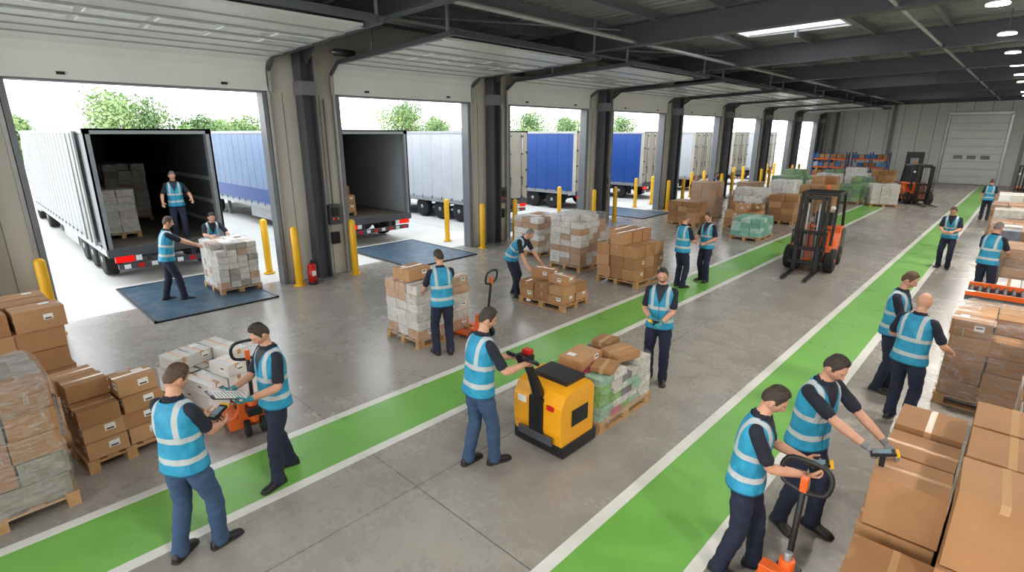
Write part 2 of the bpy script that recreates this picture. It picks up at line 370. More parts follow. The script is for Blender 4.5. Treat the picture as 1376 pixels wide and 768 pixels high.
def filmshell(b,W,D,z0,z1,r,over=True):
    seg=56; n=16; rs=[]; 
    ph=[r.uniform(0,6) for _ in range(6)]
    def ring(z,s,w):
        pts=[]
        for i in range(seg):
            t=2*math.pi*i/seg; e=.22; cx=math.copysign(abs(math.cos(t))**e,math.cos(t)); sy=math.copysign(abs(math.sin(t))**e,math.sin(t))
            q=s+w*(math.sin(3*t+ph[0]+z*7)+math.sin(7*t+ph[1]-z*11)+math.sin(z*25+ph[2]+t*2))
            pts.append((cx*(W/2+.02)*q,sy*(D/2+.02)*q,z+.01*math.sin(5*t+ph[3])))
        return np.array(pts)
    for i in range(n): rs.append(ring(z0+(z1-z0)*i/(n-1),1.0,.006))
    if over: rs.append(ring(z1+.03,.93,.01)); rs.append(ring(z1+.03,.6,.02))
    else: rs.append(ring(z1+.05,.98,.02))
    b.rings(rs,film,cap=False)
def goods(name,x,y,h,W=1.2,D=.8,rz=0.,mats=CARD,n=(3,2,4),wrap=False,seed=0,lb=.3,skip=.15,jit=.012,bev=.004,tp=True,over=True,z=0.,extra=None):
    r=random.Random(seed*13+5); b=B(); pallet(b,W,D)
    load(b,W-.04,D-.03,.146,h,mats,n[0],n[1],n[2],r,jit,tp,lb,skip)
    if extra: extra(b,r)
    if wrap: filmshell(b,W-.02,D-.01,.1,h,r,over)
    return b.build(name,(x,y,z),rz,bevel=bev)
H90=math.pi/2
def topbox(x,y,z,d,m=None,rz=.1):
    def f(b,r): carton(b,(x,y,z+d[2]/2),d,m or CARD[2],True,True,rz)
    return f
LT=[MIXC[0],MIXC[4],WH[1]]
goods('wrapped_pallet_of_cartons',-13.1,4.14,1.15,1.15,.9,0.,LT+MIXC[1:3],(5,4,7),True,1,lb=0,tp=False)
goods('wrapped_pallet_of_cartons',-7.35,5.5,1.08,1.2,.95,H90,LT+MIXC[2:3],(3,3,6),True,2,lb=.2,extra=topbox(-.25,.1,1.09,(.5,.42,.2)))
goods('pallet_of_cartons',-6.9,8.5,.5,1.2,.9,.05,CARD,(3,2,2),False,3,skip=0,extra=lambda b,r:[carton(b,(-.3,.1,.5+.1),(.45,.36,.2),CARD[0],True,True,.1),carton(b,(.25,-.05,.5+.08),(.42,.36,.16),CARD[2],True,True,-.12)])
goods('wrapped_pallet_of_cartons',-10.45,12.1,1.15,1.2,1.0,H90,MIXC[:1]+MIXC[2:3]+CARD[:1]+WH[:1],(4,3,6),True,4,lb=0,tp=False)
goods('wrapped_pallet_of_cartons',-8.55,11.55,1.45,1.2,1.05,H90,LT+CARD[:2],(4,3,8),True,5,lb=0,tp=False)
goods('pallet_of_cartons',-6.72,11.25,1.25,1.25,1.15,H90,CARD,(3,3,4),False,6,jit=.025,skip=.3)
goods('pallet_of_cartons',-7.1,.75,.92,.9,.8,.12,CARD,(3,2,4),False,7,jit=.02,skip=.3,lb=.4)
goods('pallet_of_white_cartons',-7.5,1.95,.66,1.2,.85,.25,WH,(3,3,3),False,8,lb=.5,skip=.35,jit=.03)
goods('wrapped_pallet_of_cartons',-6.7,-.34,1.3,1.2,1.15,.05,[CARD[1],CARD[3],MIXC[1],MIXC[1],MIXC[5]],(3,3,5),True,9,lb=0,tp=False)
goods('pallet_of_cartons',-9.6,.1,1.3,1.2,1.1,.1,CARD,(3,2,4),False,10,jit=.03)
goods('pallet_of_cartons',-9.3,-1.25,1.4,1.2,1.0,.0,CARD,(3,2,4),False,11)
goods('pallet_of_magazines',-3.55,5.4,.7,1.2,.82,H90,PINK+MIXC[:1]+[PINK[2],PINK[0]],(5,3,6),True,12,lb=0,tp=False,over=False,extra=lambda b,r:[carton(b,(-.3,.12,.77),(.5,.34,.12),CARD[2],True,True,.1),carton(b,(.2,-.15,.76),(.4,.32,.1),CARD[0],True,False,-.2),carton(b,(.38,.2,.76),(.32,.26,.1),CARD[3],True,False,.1),carton(b,(-.25,-.22,.74),(.34,.28,.06),CARD[1],True,False,.3)])
goods('wrapped_pallet_of_teal_goods',-6.6,19.0,.75,1.3,1.0,H90,TEAL,(4,3,4),True,13,lb=0,tp=False,bev=0)
goods('pallet_of_cartons',-7.6,20.9,.95,1.2,1.0,0,CARD,(3,2,3),False,14,bev=0)
goods('wrapped_pallet_of_cartons',-17.2,2.85,1.25,.8,.8,0,LT+MIXC[1:3],(3,2,6),True,15,lb=0,tp=False,bev=0,z=.87)
goods('wrapped_pallet_of_cartons',-20.5,3.7,1.75,1.2,1.1,0,LT+MIXC[:3],(3,3,8),True,16,lb=0,tp=False,bev=0,z=.87)
goods('pallet_of_cartons',-16.6,8.85,.95,1.0,.8,0,CARD,(3,2,3),False,17,bev=0,z=.87)
kinds=[(CARD,False),(MIXC,True),(WH,True),(CARD,True),(CARD,False),(GRN,True),(CARD,False),(BLUE,True)]
pos=[(-9.6,20.2),(-9.9,22.6),(-8.2,23.2),(-6.9,23.4),(-9.3,25.4),(-7.7,25.8),(-6.6,26.6),(-10.2,28.4),(-8.6,28.6),(-7.0,29.3),(-9.4,31.2),(-7.9,31.8),(-6.6,32.6),(-9.8,34.4),(-8.2,35),(-6.7,36),(-9.4,38),(-7.6,38.6),(-6.5,40.5),(-9.6,42),(-8,43)]
for i,(x,y) in enumerate(pos):
    m,w=kinds[(i*5+i//3)%8]
    if m is GRN and i<8: m=CARD
    if i in(12,15): m,w=GRN,True
    goods(('wrapped_' if w else '')+'pallet_of_goods',x,y,.95+.25*((i*7)%4)/1.3,1.2,1.0,(i%2)*H90,m,(3,2,4),w,30+i,lb=0,tp=i<8,bev=0)
for i,(x,y,h) in enumerate([(.28,9.2,1.2),(.95,7.7,1.15),(.3,10.9,.85),(.5,14.0,.65),(.6,15.9,1.15),(.35,17.7,1.3),(.2,19.8,1.2),(.0,22.4,1.3),(-.05,25.0,1.2),(-.1,28.0,1.3),(-.1,31.0,1.1)]):
    m=[CARD,MIXC[:3],CARD,WH,CARD,MIXC][i%6]; goods(('wrapped_' if i%2==0 else '')+'pallet_of_cartons',x,y,h,1.3,1.1,H90*(i%2),m,(3,3,5),i%2==0,60+i,lb=.2 if i<3 else 0,bev=.004 if i<3 else 0,tp=i<5)
r=random.Random(3)
def pile(name,items,loc=(0,0,0)):
    b=B()
    for c,d,rz in items: carton(b,c,d,CARD[r.randrange(2)],True,False,rz)
    return b.build(name,loc,0,bevel=.006)
pile('large_carton_stack',[
 ((-.22,4.72,.25),(.5,.42,.49),.02),((-.20,4.73,.73),(.48,.42,.44),.03),
 ((-.22,5.2,.25),(.5,.46,.49),.0),((-.2,5.2,.73),(.48,.46,.44),-.02),
 ((.3,4.45,.31),(.48,.55,.61),-.02),((.3,4.48,.93),(.47,.52,.6),.03),
 ((.3,5.05,.31),(.48,.58,.61),0),((.32,5.05,.93),(.5,.55,.6),0),
 ((.83,4.5,.31),(.5,.58,.61),0),((.84,4.5,.94),(.5,.56,.62),.02),((.85,5.1,.6),(.5,.56,1.19),0),
 ((-.2,5.72,.5),(.48,.5,.98),0),((.32,5.72,.6),(.5,.55,1.19),0),
 ((-.16,4.08,.24),(.56,.6,.47),.02),((.42,3.8,.24),(.54,.62,.47),.0),((1.0,3.8,.24),(.54,.62,.47),0),
 ((-.12,3.48,.2),(.56,.52,.4),0),((.48,3.15,.2),(.56,.5,.4),0)])
# ---------------------------------------------------------------- trailers
def side_mat(name,c): 
    k=NT(name); co=k.obj(); f=k.ramp(k.noise(.8,co,5,.6),.3,.7); c1=lin(c); c2=tuple(v*.84 for v in c1[:3])+(1,)
    k.put(k.b.inputs['Base Color'],k.mix(f,c2,c1)); k.b.inputs['Roughness'].default_value=.4
    k.bump(k.noise(1.1,co,2,.4),.25,.06); return k.m
S_WH=side_mat('trailer_white',(190,193,194)); S_W1=side_mat('trailer_grey_white',(146,150,150)); S_BL=side_mat('trailer_blue',(36,76,148)); S_LB=side_mat('trailer_pale_blue',(118,142,174)); S_GR=side_mat('trailer_grey',(150,152,150))
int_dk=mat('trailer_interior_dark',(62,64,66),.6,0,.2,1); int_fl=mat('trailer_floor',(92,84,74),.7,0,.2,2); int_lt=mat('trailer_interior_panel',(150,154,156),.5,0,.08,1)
rear_b=mat('trailer_rear_beige',(176,170,156),.5,0,.1,2); cabglass=mat('cab_glass',(40,50,60),.1)
def trailer(yc,side,opened,deck=.87,L=13.4,dark=int_dk,ceil=int_lt,lower=None):
    b=B(); hw=1.3; zt=3.62
    b.box((-L/2,0,deck-.06),(L,2.56,.12),int_fl); 
    for s in(-1,1):
        b.box((-L/2,s*(hw-.02),(deck+zt)/2),(L,.04,zt-deck),side)
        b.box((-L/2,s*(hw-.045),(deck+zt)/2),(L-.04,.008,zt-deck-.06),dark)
        b.box((-L/2,s*hw,deck-.06),(L,.05,.16),galv); b.box((-L/2,s*hw,zt-.05),(L,.05,.1),galv)
        for i in range(20): 
            x=-.5-i*.66; b.box((x,s*(hw+.003),(deck+zt)/2),(.045,.006,zt-deck-.2),side); b.box((x,s*(hw+.02),deck+.02),(.05,.02,.12),steel_dk)
        for z in(deck+.35,deck+.9,deck+1.5): b.box((-L/2,s*(hw-.06),z),(L-.1,.02,.1),galv if dark is int_dk else dark)
        if lower: b.box((-L/2,s*(hw+.006),deck+.35),(L-.2,.012,.5),lower)
        b.box((-6.2,s*1.2,.55),(2.6,.04,.5),galv)
        for x in(-1.5,-2.75,-4.0): b.wheel((x,s*1.08,.42),.42,.3,rubber,galv,'y')
        b.box((-.1,s*(hw-.06),(deck+zt)/2),(.2,.13,zt-deck),rear_b if not opened else steel_md)
        b.box((-.9,s*1.08,.55),(.03,.35,.6),rubber)
        b.box((.0,s*1.0,.63),(.08,.38,.14),redl); b.box((.03,s*.72,.63),(.05,.12,.12),whitepl)
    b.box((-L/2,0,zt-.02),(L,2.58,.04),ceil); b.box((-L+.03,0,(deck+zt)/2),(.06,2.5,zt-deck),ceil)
    b.box((-.1,0,zt-.06),(.2,2.6,.12),steel_md)
    for i in range(9): b.box((-.9-i*1.4,0,zt-.06),(.05,2.5,.05),galv)
    b.box((-.05,0,deck-.08),(.14,2.6,.2),steel_dk); b.box((0.0,0,.45),(.1,2.3,.13),steel_dk); 
    for i in range(8): b.box((.055,-.98+i*.28,.45),(.01,.13,.1),red if i%2 else whitepl)
    for s in(-1,1): b.box((-.1,s*.5,.6),(.08,.08,.4),steel_dk); b.box((-L/2-1,s*.45,.68),(L-2.4,.1,.26),steel_dk)
    for x in(-1.5,-2.75,-4.0): b.cyl((x,-1.0,.42),(x,1.0,.42),.07,steel_dk)
    for s in(-1,1): b.box((-L+2.5,s*.9,.42),(.12,.12,.84),steel_md)
    if opened:
        for s in(-1,1):
            b.box((-1.25,s*(hw+.09),(deck+zt)/2),(1.25,.04,zt-deck-.1),S_GR)
            for q in(-.9,-1.5): b.cyl((q,s*(hw+.13),deck+.1),(q,s*(hw+.13),zt-.1),.018,galv,seg=8)
    else:
        for s in(-1,1):
            b.box((-.02,s*.645,(deck+zt)/2),(.05,1.26,zt-deck-.12),rear_b)
            for q in(.25,.95):
                b.cyl((.03,s*q,deck+.02),(.03,s*q,zt-.08),.022,galv,seg=8)
                for z in(deck+.1,deck+.9,zt-.9,zt-.2): b.box((.03,s*q,z),(.05,.09,.06),steel_dk)
                b.box((.05,s*q,deck+.75),(.03,.03,.35),steel_dk)
            for z in(deck+.5,deck+1.2,deck+1.9): b.box((.01,s*1.26,z),(.05,.1,.08),steel_dk)
        b.box((.01,0,(deck+zt)/2),(.02,.02,zt-deck-.15),black)
    g=cabglass; cabm=S_WH; x0=-L-.2
    prof=[(x0,.55),(x0,3.3),(x0-.5,3.5),(x0-1.5,3.15),(x0-2.05,2.2),(x0-2.15,1.3),(x0-2.15,.45),(x0-.2,.45)]
    n=len(prof); v=[(p[0],-1.2,p[1]) for p in prof]+[(p[0],1.2,p[1]) for p in prof]
    b.add(v,[tuple(range(n)),tuple(range(2*n-1,n-1,-1))]+[(i,n+i,n+(i+1)%n,(i+1)%n) for i in range(n)],cabm)
    for s in(-1,1):
        b.box((x0-1.35,s*1.205,2.2),(.85,.02,.65),g); b.box((x0-1.9,s*1.4,2.25),(.12,.2,.5),black); b.box((x0-1.35,s*1.21,1.55),(.9,.02,.03),steel_dk)
        for x in(x0-1.5,x0+1.6): b.wheel((x,s*1.02,.42),.42,.32,rubber,galv,'y')
    b.bar((x0-2.07,0,2.2),(x0-1.55,0,3.08),2.1,.03,g)
    return b.build('lorry_with_trailer',(-15.2,yc,0))
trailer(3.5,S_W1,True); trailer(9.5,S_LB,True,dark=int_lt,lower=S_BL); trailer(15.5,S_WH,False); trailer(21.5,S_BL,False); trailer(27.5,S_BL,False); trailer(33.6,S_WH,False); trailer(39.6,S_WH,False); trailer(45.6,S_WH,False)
# ---------------------------------------------------------------- outside backdrop
leafm=[mat('foliage_%d'%i,c,.8,0,.2,2) for i,c in enumerate([(122,150,92),(146,172,112),(100,130,80)])]; bark=mat('bark',(90,74,58),.9)
def tree(x,y,h,w,seed):
    r=random.Random(seed); b=B(); b.cyl((0,0,0),(0,0,h*.6),.16,bark,.09)
    bl=[]
    for i in range(16):
        a=r.uniform(0,6.28); q=r.uniform(0,.36)*w; z=h*r.uniform(.45,.86); bl.append((q*math.cos(a),q*math.sin(a),z,w*r.uniform(.14,.24)))
    for i,(px,py,pz,pr) in enumerate(bl):
        b.cyl((0,0,h*.35),(px,py,pz),.05,bark,.02,seg=6)
        vs=[];fs=[]
        for j in range(220):
            d=Vector((r.gauss(0,1),r.gauss(0,1),r.gauss(0,1))).normalized(); c=Vector((px,py,pz))+d*pr*r.uniform(.55,1.1)
            u=Vector((r.gauss(0,1),r.gauss(0,1),r.gauss(0,1))).normalized(); t=d.cross(u).normalized(); e=r.uniform(.09,.17); n=len(vs)
            u2=t.cross(d+u*.6).normalized(); vs+=[c-t*e,c+u2*e*.6,c+t*e,c-u2*e*.6]; fs.append((n,n+1,n+2,n+3))
        b.add([list(q) for q in vs],fs,leafm[i%3])
    b.build('tree',(x,y,0))
for i,(x,y,h,w) in enumerate([(-46,9,6.4,6),(-47,14,5,5),(-50,19,5.2,6),(-46,33,6.8,6),(-48,38,5.4,5),(-45,50,6.2,6),(-47,60,6,6),(-46,72,6.5,7),(-52,26,5.4,6),(-50,3.5,5,5)]): tree(x,y,h,w,i)
b=B(); pm=mat('distant_building',(214,218,220),.7,0,.04,.2)
b.box((-85,30,2.2),(12,130,4.4),pm); 
for i in range(20): b.box((-78.9,-25+i*6,2.0),(.2,3.6,1.2),steel_md)
b.box((-85,30,4.45),(12.4,130.4,.25),galv); b.build('distant_building')
b=B()
for i in range(60): b.cyl((0,-20+i*2,0),(0,-20+i*2,1.6),.03,steel_md,seg=6)
for z in(.3,.9,1.5): b.box((0,39,z),(.03,120,.04),steel_md)
b.build('perimeter_fence',(-42,0,0))
# ---------------------------------------------------------------- vehicles
def forklift(name,x,y,rz,body=orange,sc=1.):
    b=B()
    b.prism([(-1.15,.25),(-1.15,.95),(-1.0,1.12),(-.55,1.12),(-.5,.95),(-.3,.75),(.35,.6),(.62,.75),(.7,.75),(.7,.2),(-.2,.18),(-.9,.2)],-.5,.5,body)
    b.prism([(-1.2,.3),(-1.2,.9),(-1.08,1.05),(-.75,1.05),(-.75,.3)],-.53,.53,steel_dk)
    for s in(-1,1):
        b.wheel((s*.5,.5,.33),.33,.24,rubber,body); b.wheel((s*.46,-.72,.27),.27,.2,rubber,body)
        b.bar((s*.46,.55,.7),(s*.44,.22,2.08),.07,.07,black); b.bar((s*.46,-.95,1.0),(s*.44,-.72,2.08),.07,.07,black)
        b.bar((s*.45,-.78,2.1),(s*.45,.3,2.1),.07,.07,black)
        b.box((s*.53,0.05,.42),(.05,.6,.16),steel_dk)
        for q in(.33,.22): b.box((s*q,.86 if q>.3 else .9,1.08),(.07,.13,2.0),black)
        b.cyl((s*.14,.84,.2),(s*.14,.84,1.9),.035,galv); b.box((s*.06,.9,1.2),(.025,.02,1.6),steel_md)
        b.box((s*.27,1.06,.42),(.11,.045,.72),black); b.box((s*.27,1.6,.065),(.11,1.1,.04),black)
        b.sphere((s*.38,.45,1.75),.06,whitepl); b.cyl((s*.33,.8,.5),(s*.33,.5,.5),.04,steel_md)
    for z in(.25,1.1,2.05): b.box((0,.86,z),(.72,.08,.09),black)
    for z in(.3,.68): b.box((0,1.0,z),(.86,.05,.1),black)
    b.box((0,1.0,1.15),(.86,.04,.05),black)
    for i in range(7): b.box((-.41+i*.137,1.0,.92),(.03,.03,.5),black)
    for i in range(8): b.box((0,-.7+i*.14,2.12),(.88,.035,.04),black)
    b.box((0,.3,2.1),(.95,.08,.08),black)
    b.box((0,-.35,.98),(.5,.5,.12),black); b.bar((0,-.6,1.0),(0,-.68,1.5),.48,.1,black)
    b.bar((0,.5,.75),(0,.25,1.15),.1,.08,black)
    pts=[(.16*math.cos(t),.22+.1*math.sin(t)*.6,1.2+.13*math.sin(t)) for t in np.linspace(0,6.28,17)]; b.path(pts,.015,black,8,round_end=False)
    b.cyl((0,-.6,2.15),(0,-.6,2.28),.05,orange); b.box((0,.58,.95),(.8,.04,.4),body)
    return b.build(name,(x,y,0),rz,bevel=.01,sc=sc)
forklift('forklift_truck',-3.82,15.95,math.pi+.06,sc=.95)
forklift('forklift_truck',-4.1,34.9,math.pi+.5,sc=.93)
forklift('forklift_truck',.15,34,math.pi)
goods('wrapped_pallet_of_cartons',-5.1,32.4,1.1,1.2,1.0,.4,LT,(3,2,4),True,91,lb=0,tp=False,bev=0)
def handjack(name,x,y,rz,lift=-.35):
    b=B()
    for s in(-1,1):
        b.box((s*.19,.58,.1),(.16,1.15,.05),orange); b.box((s*.19,.58,.075),(.1,1.1,.04),orange); b.wheel((s*.19,1.02,.045),.042,.09,rubber,galv)
        b.wheel((s*.09,-.12,.1),.1,.06,rubber,galv); b.bar((s*.25,.0,.12),(s*.1,-.05,.42),.06,.04,orange)
    b.box((0,-.0,.16),(.54,.14,.14),orange); b.box((0,-.03,.32),(.3,.1,.26),orange); b.cyl((0,-.12,.18),(0,-.12,.5),.055,orange); b.cyl((0,-.12,.4),(0,-.12,.56),.03,galv); b.box((0,-.15,.34),(.16,.16,.1),black)
    e=(0,-.12+lift,1.02); b.path([(0,-.14,.4),e],.022,black,10)
    d=Vector((0,lift,.75)).normalized(); e=Vector(e); q=[e,e+Vector((.15,0,.03)),e+Vector((.17,0,0))+d*.16,e+d*.24+Vector((.12,0,0)),e+d*.24-Vector((.12,0,0)),e-Vector((.17,0,0))+d*.16,e+Vector((-.15,0,.03)),e]
    b.path(q,.018,black,10,sm=2,sub=4); b.box(tuple(e+d*.06),(.05,.05,.12),orange)
    return b.build(name,(x,y,0),rz,bevel=.006)
handjack('manual_pallet_jack',-6.3,1.98,math.radians(82),-.12)
handjack('manual_pallet_jack',-6.55,6.05,math.radians(100),-.1)
handjack('manual_pallet_jack',-.74,3.58,math.pi*.99,-.1)
b=B()
b.prism([(-.3,.1),(-.34,.3),(-.34,.62),(-.26,.76),(-.1,.8),(.2,.8),(.27,.72),(.27,.1)],-.35,.35,eyellow)
b.box((0,-.0,.09),(.74,.62,.14),black); b.box((0,.05,.82),(.5,.34,.06),black); b.box((0,-.345,.42),(.2,.04,.5),black); b.box((0,-.36,.2),(.5,.03,.1),steel_dk)
b.box((.355,.0,.45),(.01,.3,.2),black); b.box((-.355,0,.45),(.01,.3,.2),black); b.box((.2,-.345,.6),(.1,.02,.06),red); b.box((-.22,-.345,.58),(.12,.02,.08),label)
for s in(-1,1):
    b.box((s*.18,.85,.1),(.17,1.25,.05),steel_dk); b.wheel((s*.28,-.1,.07),.07,.06,rubber,galv); b.wheel((s*.18,1.35,.045),.042,.09,rubber,galv)
b.path([(0,-.26,.5),(0,-.33,.75),(0,-.44,1.0),(0,-.52,1.16)],[.08,.07,.05,.045],black,12,sm=1,sub=3)
b.box((0,-.54,1.2),(.16,.12,.1),black); b.box((0,-.5,1.27),(.1,.08,.05),red)
for s in(-1,1): b.path([(s*.06,-.54,1.2),(s*.17,-.52,1.17),(s*.2,-.58,1.22),(s*.17,-.64,1.25),(s*.05,-.62,1.24)],.02,black,10,sm=2,sub=4)
b.build('electric_pallet_truck',(-3.5,4.4,0),0,bevel=.02)
b=B()
for z,m in((.82,orange),(.74,steel_dk)): 
    for s in(-1,1): b.box((0,s*.4,z),(1.6,.06,.08),m)
for i in range(14): b.cyl((-.74+i*.114,-.37,.8),(-.74+i*.114,.37,.8),.03,steel_dk,seg=10)
for sx in(-.7,.7):
    for s in(-1,1): b.box((sx,s*.38,.37),(.05,.05,.74),steel_dk)
    b.box((sx,0,.3),(.04,.76,.04),steel_dk)
b.build('roller_conveyor',(.4,12.4,0))
bl=mat('rack_blue',(50,80,130),.5)
for x,y in((-11.0,46.5),(-8.6,47.5)):
    b=B()
    for i in(-1,0,1):
        for s in(-.45,.45): b.box((i*1.1,s,1.1),(.08,.08,2.2),bl)
    for z in(.5,1.1,1.7):
        for s in(-.45,.45): b.box((0,s,z),(2.3,.05,.1),orange)
        for i in range(6): carton(b,(-.95+i*.38,0,z+.2),(.33,.6,.28),rnd.choice(CARD+BLUE),False)
    b.build('storage_rack',(x,y,0))
# ---------------------------------------------------------------- people
def vest_mat():
    k=NT('hi_vis_vest'); x,y,z=k.sep(k.rest()); ax=k.ma('ABSOLUTE',x)
    def near(v,c,w): return k.ma('LESS_THAN',k.ma('ABSOLUTE',k.ma('SUBTRACT',v,c)),w)
    band=k.ma('MAXIMUM',near(z,1.0,.025),near(z,1.19,.025))
    vert=k.ma('MULTIPLY',near(ax,.108,.022),k.ma('GREATER_THAN',z,1.19))
    band=k.ma('MAXIMUM',band,vert)
    c=k.mix(k.ramp(k.noise(9,k.obj(),4),.3,.7),lin((26,134,172)),lin((44,158,194)))
    c=k.mix(band,c,lin((182,190,190)))
    front=k.ma('GREATER_THAN',y,0.)
    vn=k.ma('MULTIPLY',front,k.ma('LESS_THAN',ax,k.ma('MULTIPLY',k.ma('SUBTRACT',z,1.27),.36)))
    edge=k.ma('MULTIPLY',front,k.ma('LESS_THAN',ax,k.ma('ADD',k.ma('MULTIPLY',k.ma('SUBTRACT',z,1.27),.36),.012)))
    edge=k.ma('MAXIMUM',k.ma('MULTIPLY',edge,k.ma('GREATER_THAN',z,1.25)),k.ma('MULTIPLY',front,k.ma('LESS_THAN',ax,.005)))
    edge=k.ma('MAXIMUM',edge,k.ma('LESS_THAN',z,.885))
    c=k.mix(edge,c,lin((20,96,130))); c=k.mix(vn,c,lin((24,28,42)))
    k.put(k.b.inputs['Base Color'],c); k.b.inputs['Roughness'].default_value=.6
    mp=k.n('ShaderNodeMapping'); k.l(k.rest(),mp.inputs[0]); mp.inputs['Scale'].default_value=(1,1,.5)
    k.bump(k.noise(9,mp.outputs[0],2,.5),.9,.035); return k.m
VEST=vest_mat()
def cloth(name,c): return mat(name,c,.85,0,.18,7,1.,11)
SHIRT=cloth('navy_tshirt',(28,32,46)); NAVY=cloth('navy_work_trousers',(30,36,58)); JEANS=cloth('blue_jeans',(54,78,108))
SHOE=mat('black_shoe',(24,23,23),.5); SOLE=mat('shoe_sole',(48,46,44),.8); EYEW=mat('eye_white',(205,198,190),.3); IRIS=mat('iris',(50,36,26),.2)
GLV={'teal':mat('teal_glove',(50,140,150),.7),'grey':mat('grey_glove',(120,124,126),.7)}
_hc={}
def head_mat(skin,hairc,beard,brow):
    key=(skin,hairc,beard)
    if key in _hc: return _hc[key]
    k=NT('face_skin'); x,y,z=k.sep(k.rest()); ax=k.ma('ABSOLUTE',x); f=k.ma('GREATER_THAN',y,.03)
    def near(v,c,w): return k.ma('LESS_THAN',k.ma('ABSOLUTE',k.ma('SUBTRACT',v,c)),w)
    s=lin(skin); c=k.mix(k.ramp(k.noise(25,k.rest(),3),.3,.7),tuple(v*.88 for v in s[:3])+(1,),s)
    hair=lin(hairc)
    be=k.ma('MULTIPLY',k.ramp(y,-.025,.01),k.ramp(k.ma('SUBTRACT',k.ma('ADD',-.04,k.ma('MULTIPLY',k.ramp(ax,.03,.055),.03)),z),0.,.012))
    c=k.mix(k.ma('MULTIPLY',be,beard),c,hair)
    br=k.ma('MULTIPLY',f,k.ma('MULTIPLY',near(z,.019,.004),near(ax,.031,.015))); c=k.mix(k.ma('MULTIPLY',br,.75),c,hair)
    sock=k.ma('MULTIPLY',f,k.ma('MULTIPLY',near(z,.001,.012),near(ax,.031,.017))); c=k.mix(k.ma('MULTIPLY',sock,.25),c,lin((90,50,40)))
    lp=k.ma('MULTIPLY',f,k.ma('MULTIPLY',near(z,-.066,.006),k.ma('LESS_THAN',ax,.022))); c=k.mix(k.ma('MULTIPLY',lp,.8),c,lin((160,84,78)))
    k.put(k.b.inputs['Base Color'],c); k.b.inputs['Roughness'].default_value=.5; _hc[key]=k.m; return k.m
def g2(x,s): return np.exp(-(x/s)**2)
def head_grid(nu=64,nv=52):
    th=np.arange(nu)*2*np.pi/nu; ph=np.pi*(np.arange(nv)+.3)/(nv-.4)
    P,T=np.meshgrid(ph,th,indexing='ij'); x=np.sin(P)*np.sin(T); y=np.sin(P)*np.cos(T); z=-np.cos(P)
    X=.076*x; Y=.094*y; Z=.118*z
    t=np.clip(-z,0,1); X*=1-.3*t**1.5; X*=1+.05*np.clip(z,0,1)*(1-z)
    Y=np.where(y>0,Y*(1-.06*t)+.004*t,Y*(1-.38*t**1.3)); Y=np.where(y<0,Y*1.03,Y*.95)
    fr=np.clip(y*2,0,1)
    Y+=fr*.024*g2(X,.0115)*np.clip(np.where(Z>-.032,(0.022-Z)/.054,(Z+.052)/.02),0,1)
    Y+=fr*.006*g2(X,.02)*g2(Z+.032,.012); Y+=fr*.005*g2(Z-.024,.011)*g2(X,.05)
    Y-=fr*.010*g2(np.abs(X)-.031,.014)*g2(Z,.013); Y+=fr*.005*g2(X,.022)*g2(Z+.066,.009)
    Y-=fr*.003*g2(X,.03)*g2(Z+.082,.008); Y+=fr*.007*g2(X,.022)*g2(Z+.103,.014); X+=np.sign(X)*fr*.003*g2(np.abs(X)-.055,.015)*g2(Z+.02,.02)
    return np.stack([X,Y,Z],2),(x,y,z)
HG,HD=head_grid()
def sstep(x): x=np.clip(x,0,1); return x*x*(3-2*x)
def add_head(b,Mh,skin,hairc,hmat,fm,bald,hl,down=0.):
    T0=b.T; b.T=Mh if T0 is None else T0@Mh
    n,k=HG.shape[:2]; rs=[HG[i] for i in range(n)]; b.rings(rs,fm,rest=HG.reshape(-1,3))
    for s in(-1,1):
        b.sphere((s*.031,.0728,.0),(.0122,.0112,.0072),EYEW,10,8); b.sphere((s*.031,.0815,-.001),(.0052,.0035,.0052),IRIS,8,6)
        b.sphere((s*.031,.0735,.0055),(.0145,.0112,.0055),fm,10,8)
        b.sphere((s*.077,-.004,-.006),(.009,.019,.031),fm,10,8); b.sphere((s*.082,-.008,.004),(.008,.016,.02),fm,10,8)
    if not bald:
        x,y,z=HD
        az=np.abs(np.arctan2(np.abs(x),y))/np.pi
        line=np.interp(az,[0,.12,.2,.27,.33,.38,.46,.5,.56,.7,1],[.66,.70,.64,.44,.30,-.06,-.06,.16,.12,-.36,-.48])
        m=sstep((z-line)/.07+.3); top=sstep((z-.35)/.5)
        th=.002+hl*(.15+1.1*top)+.3*hl*sstep((y-.1)/.5)*top
        nn=(.0024*np.sin(x*34+y*9+3*z)+.002*np.sin(y*41-x*17)+.0014*np.sin(x*75+z*40))*m*(.3+top)
        R=HG*(1+((-.008+m*(th+.008+nn))/np.linalg.norm(HG,axis=2))[...,None]); b.rings([R[i] for i in range(n)],hmat)
    b.T=T0
def evalmesh(o):
    dg=bpy.context.evaluated_depsgraph_get(); dg.update(); e=o.evaluated_get(dg); me=e.to_mesh()
    v=np.empty(len(me.vertices)*3); me.vertices.foreach_get('co',v); f=[tuple(p.vertices) for p in me.polygons]; e.to_mesh_clear(); return v.reshape(-1,3),f
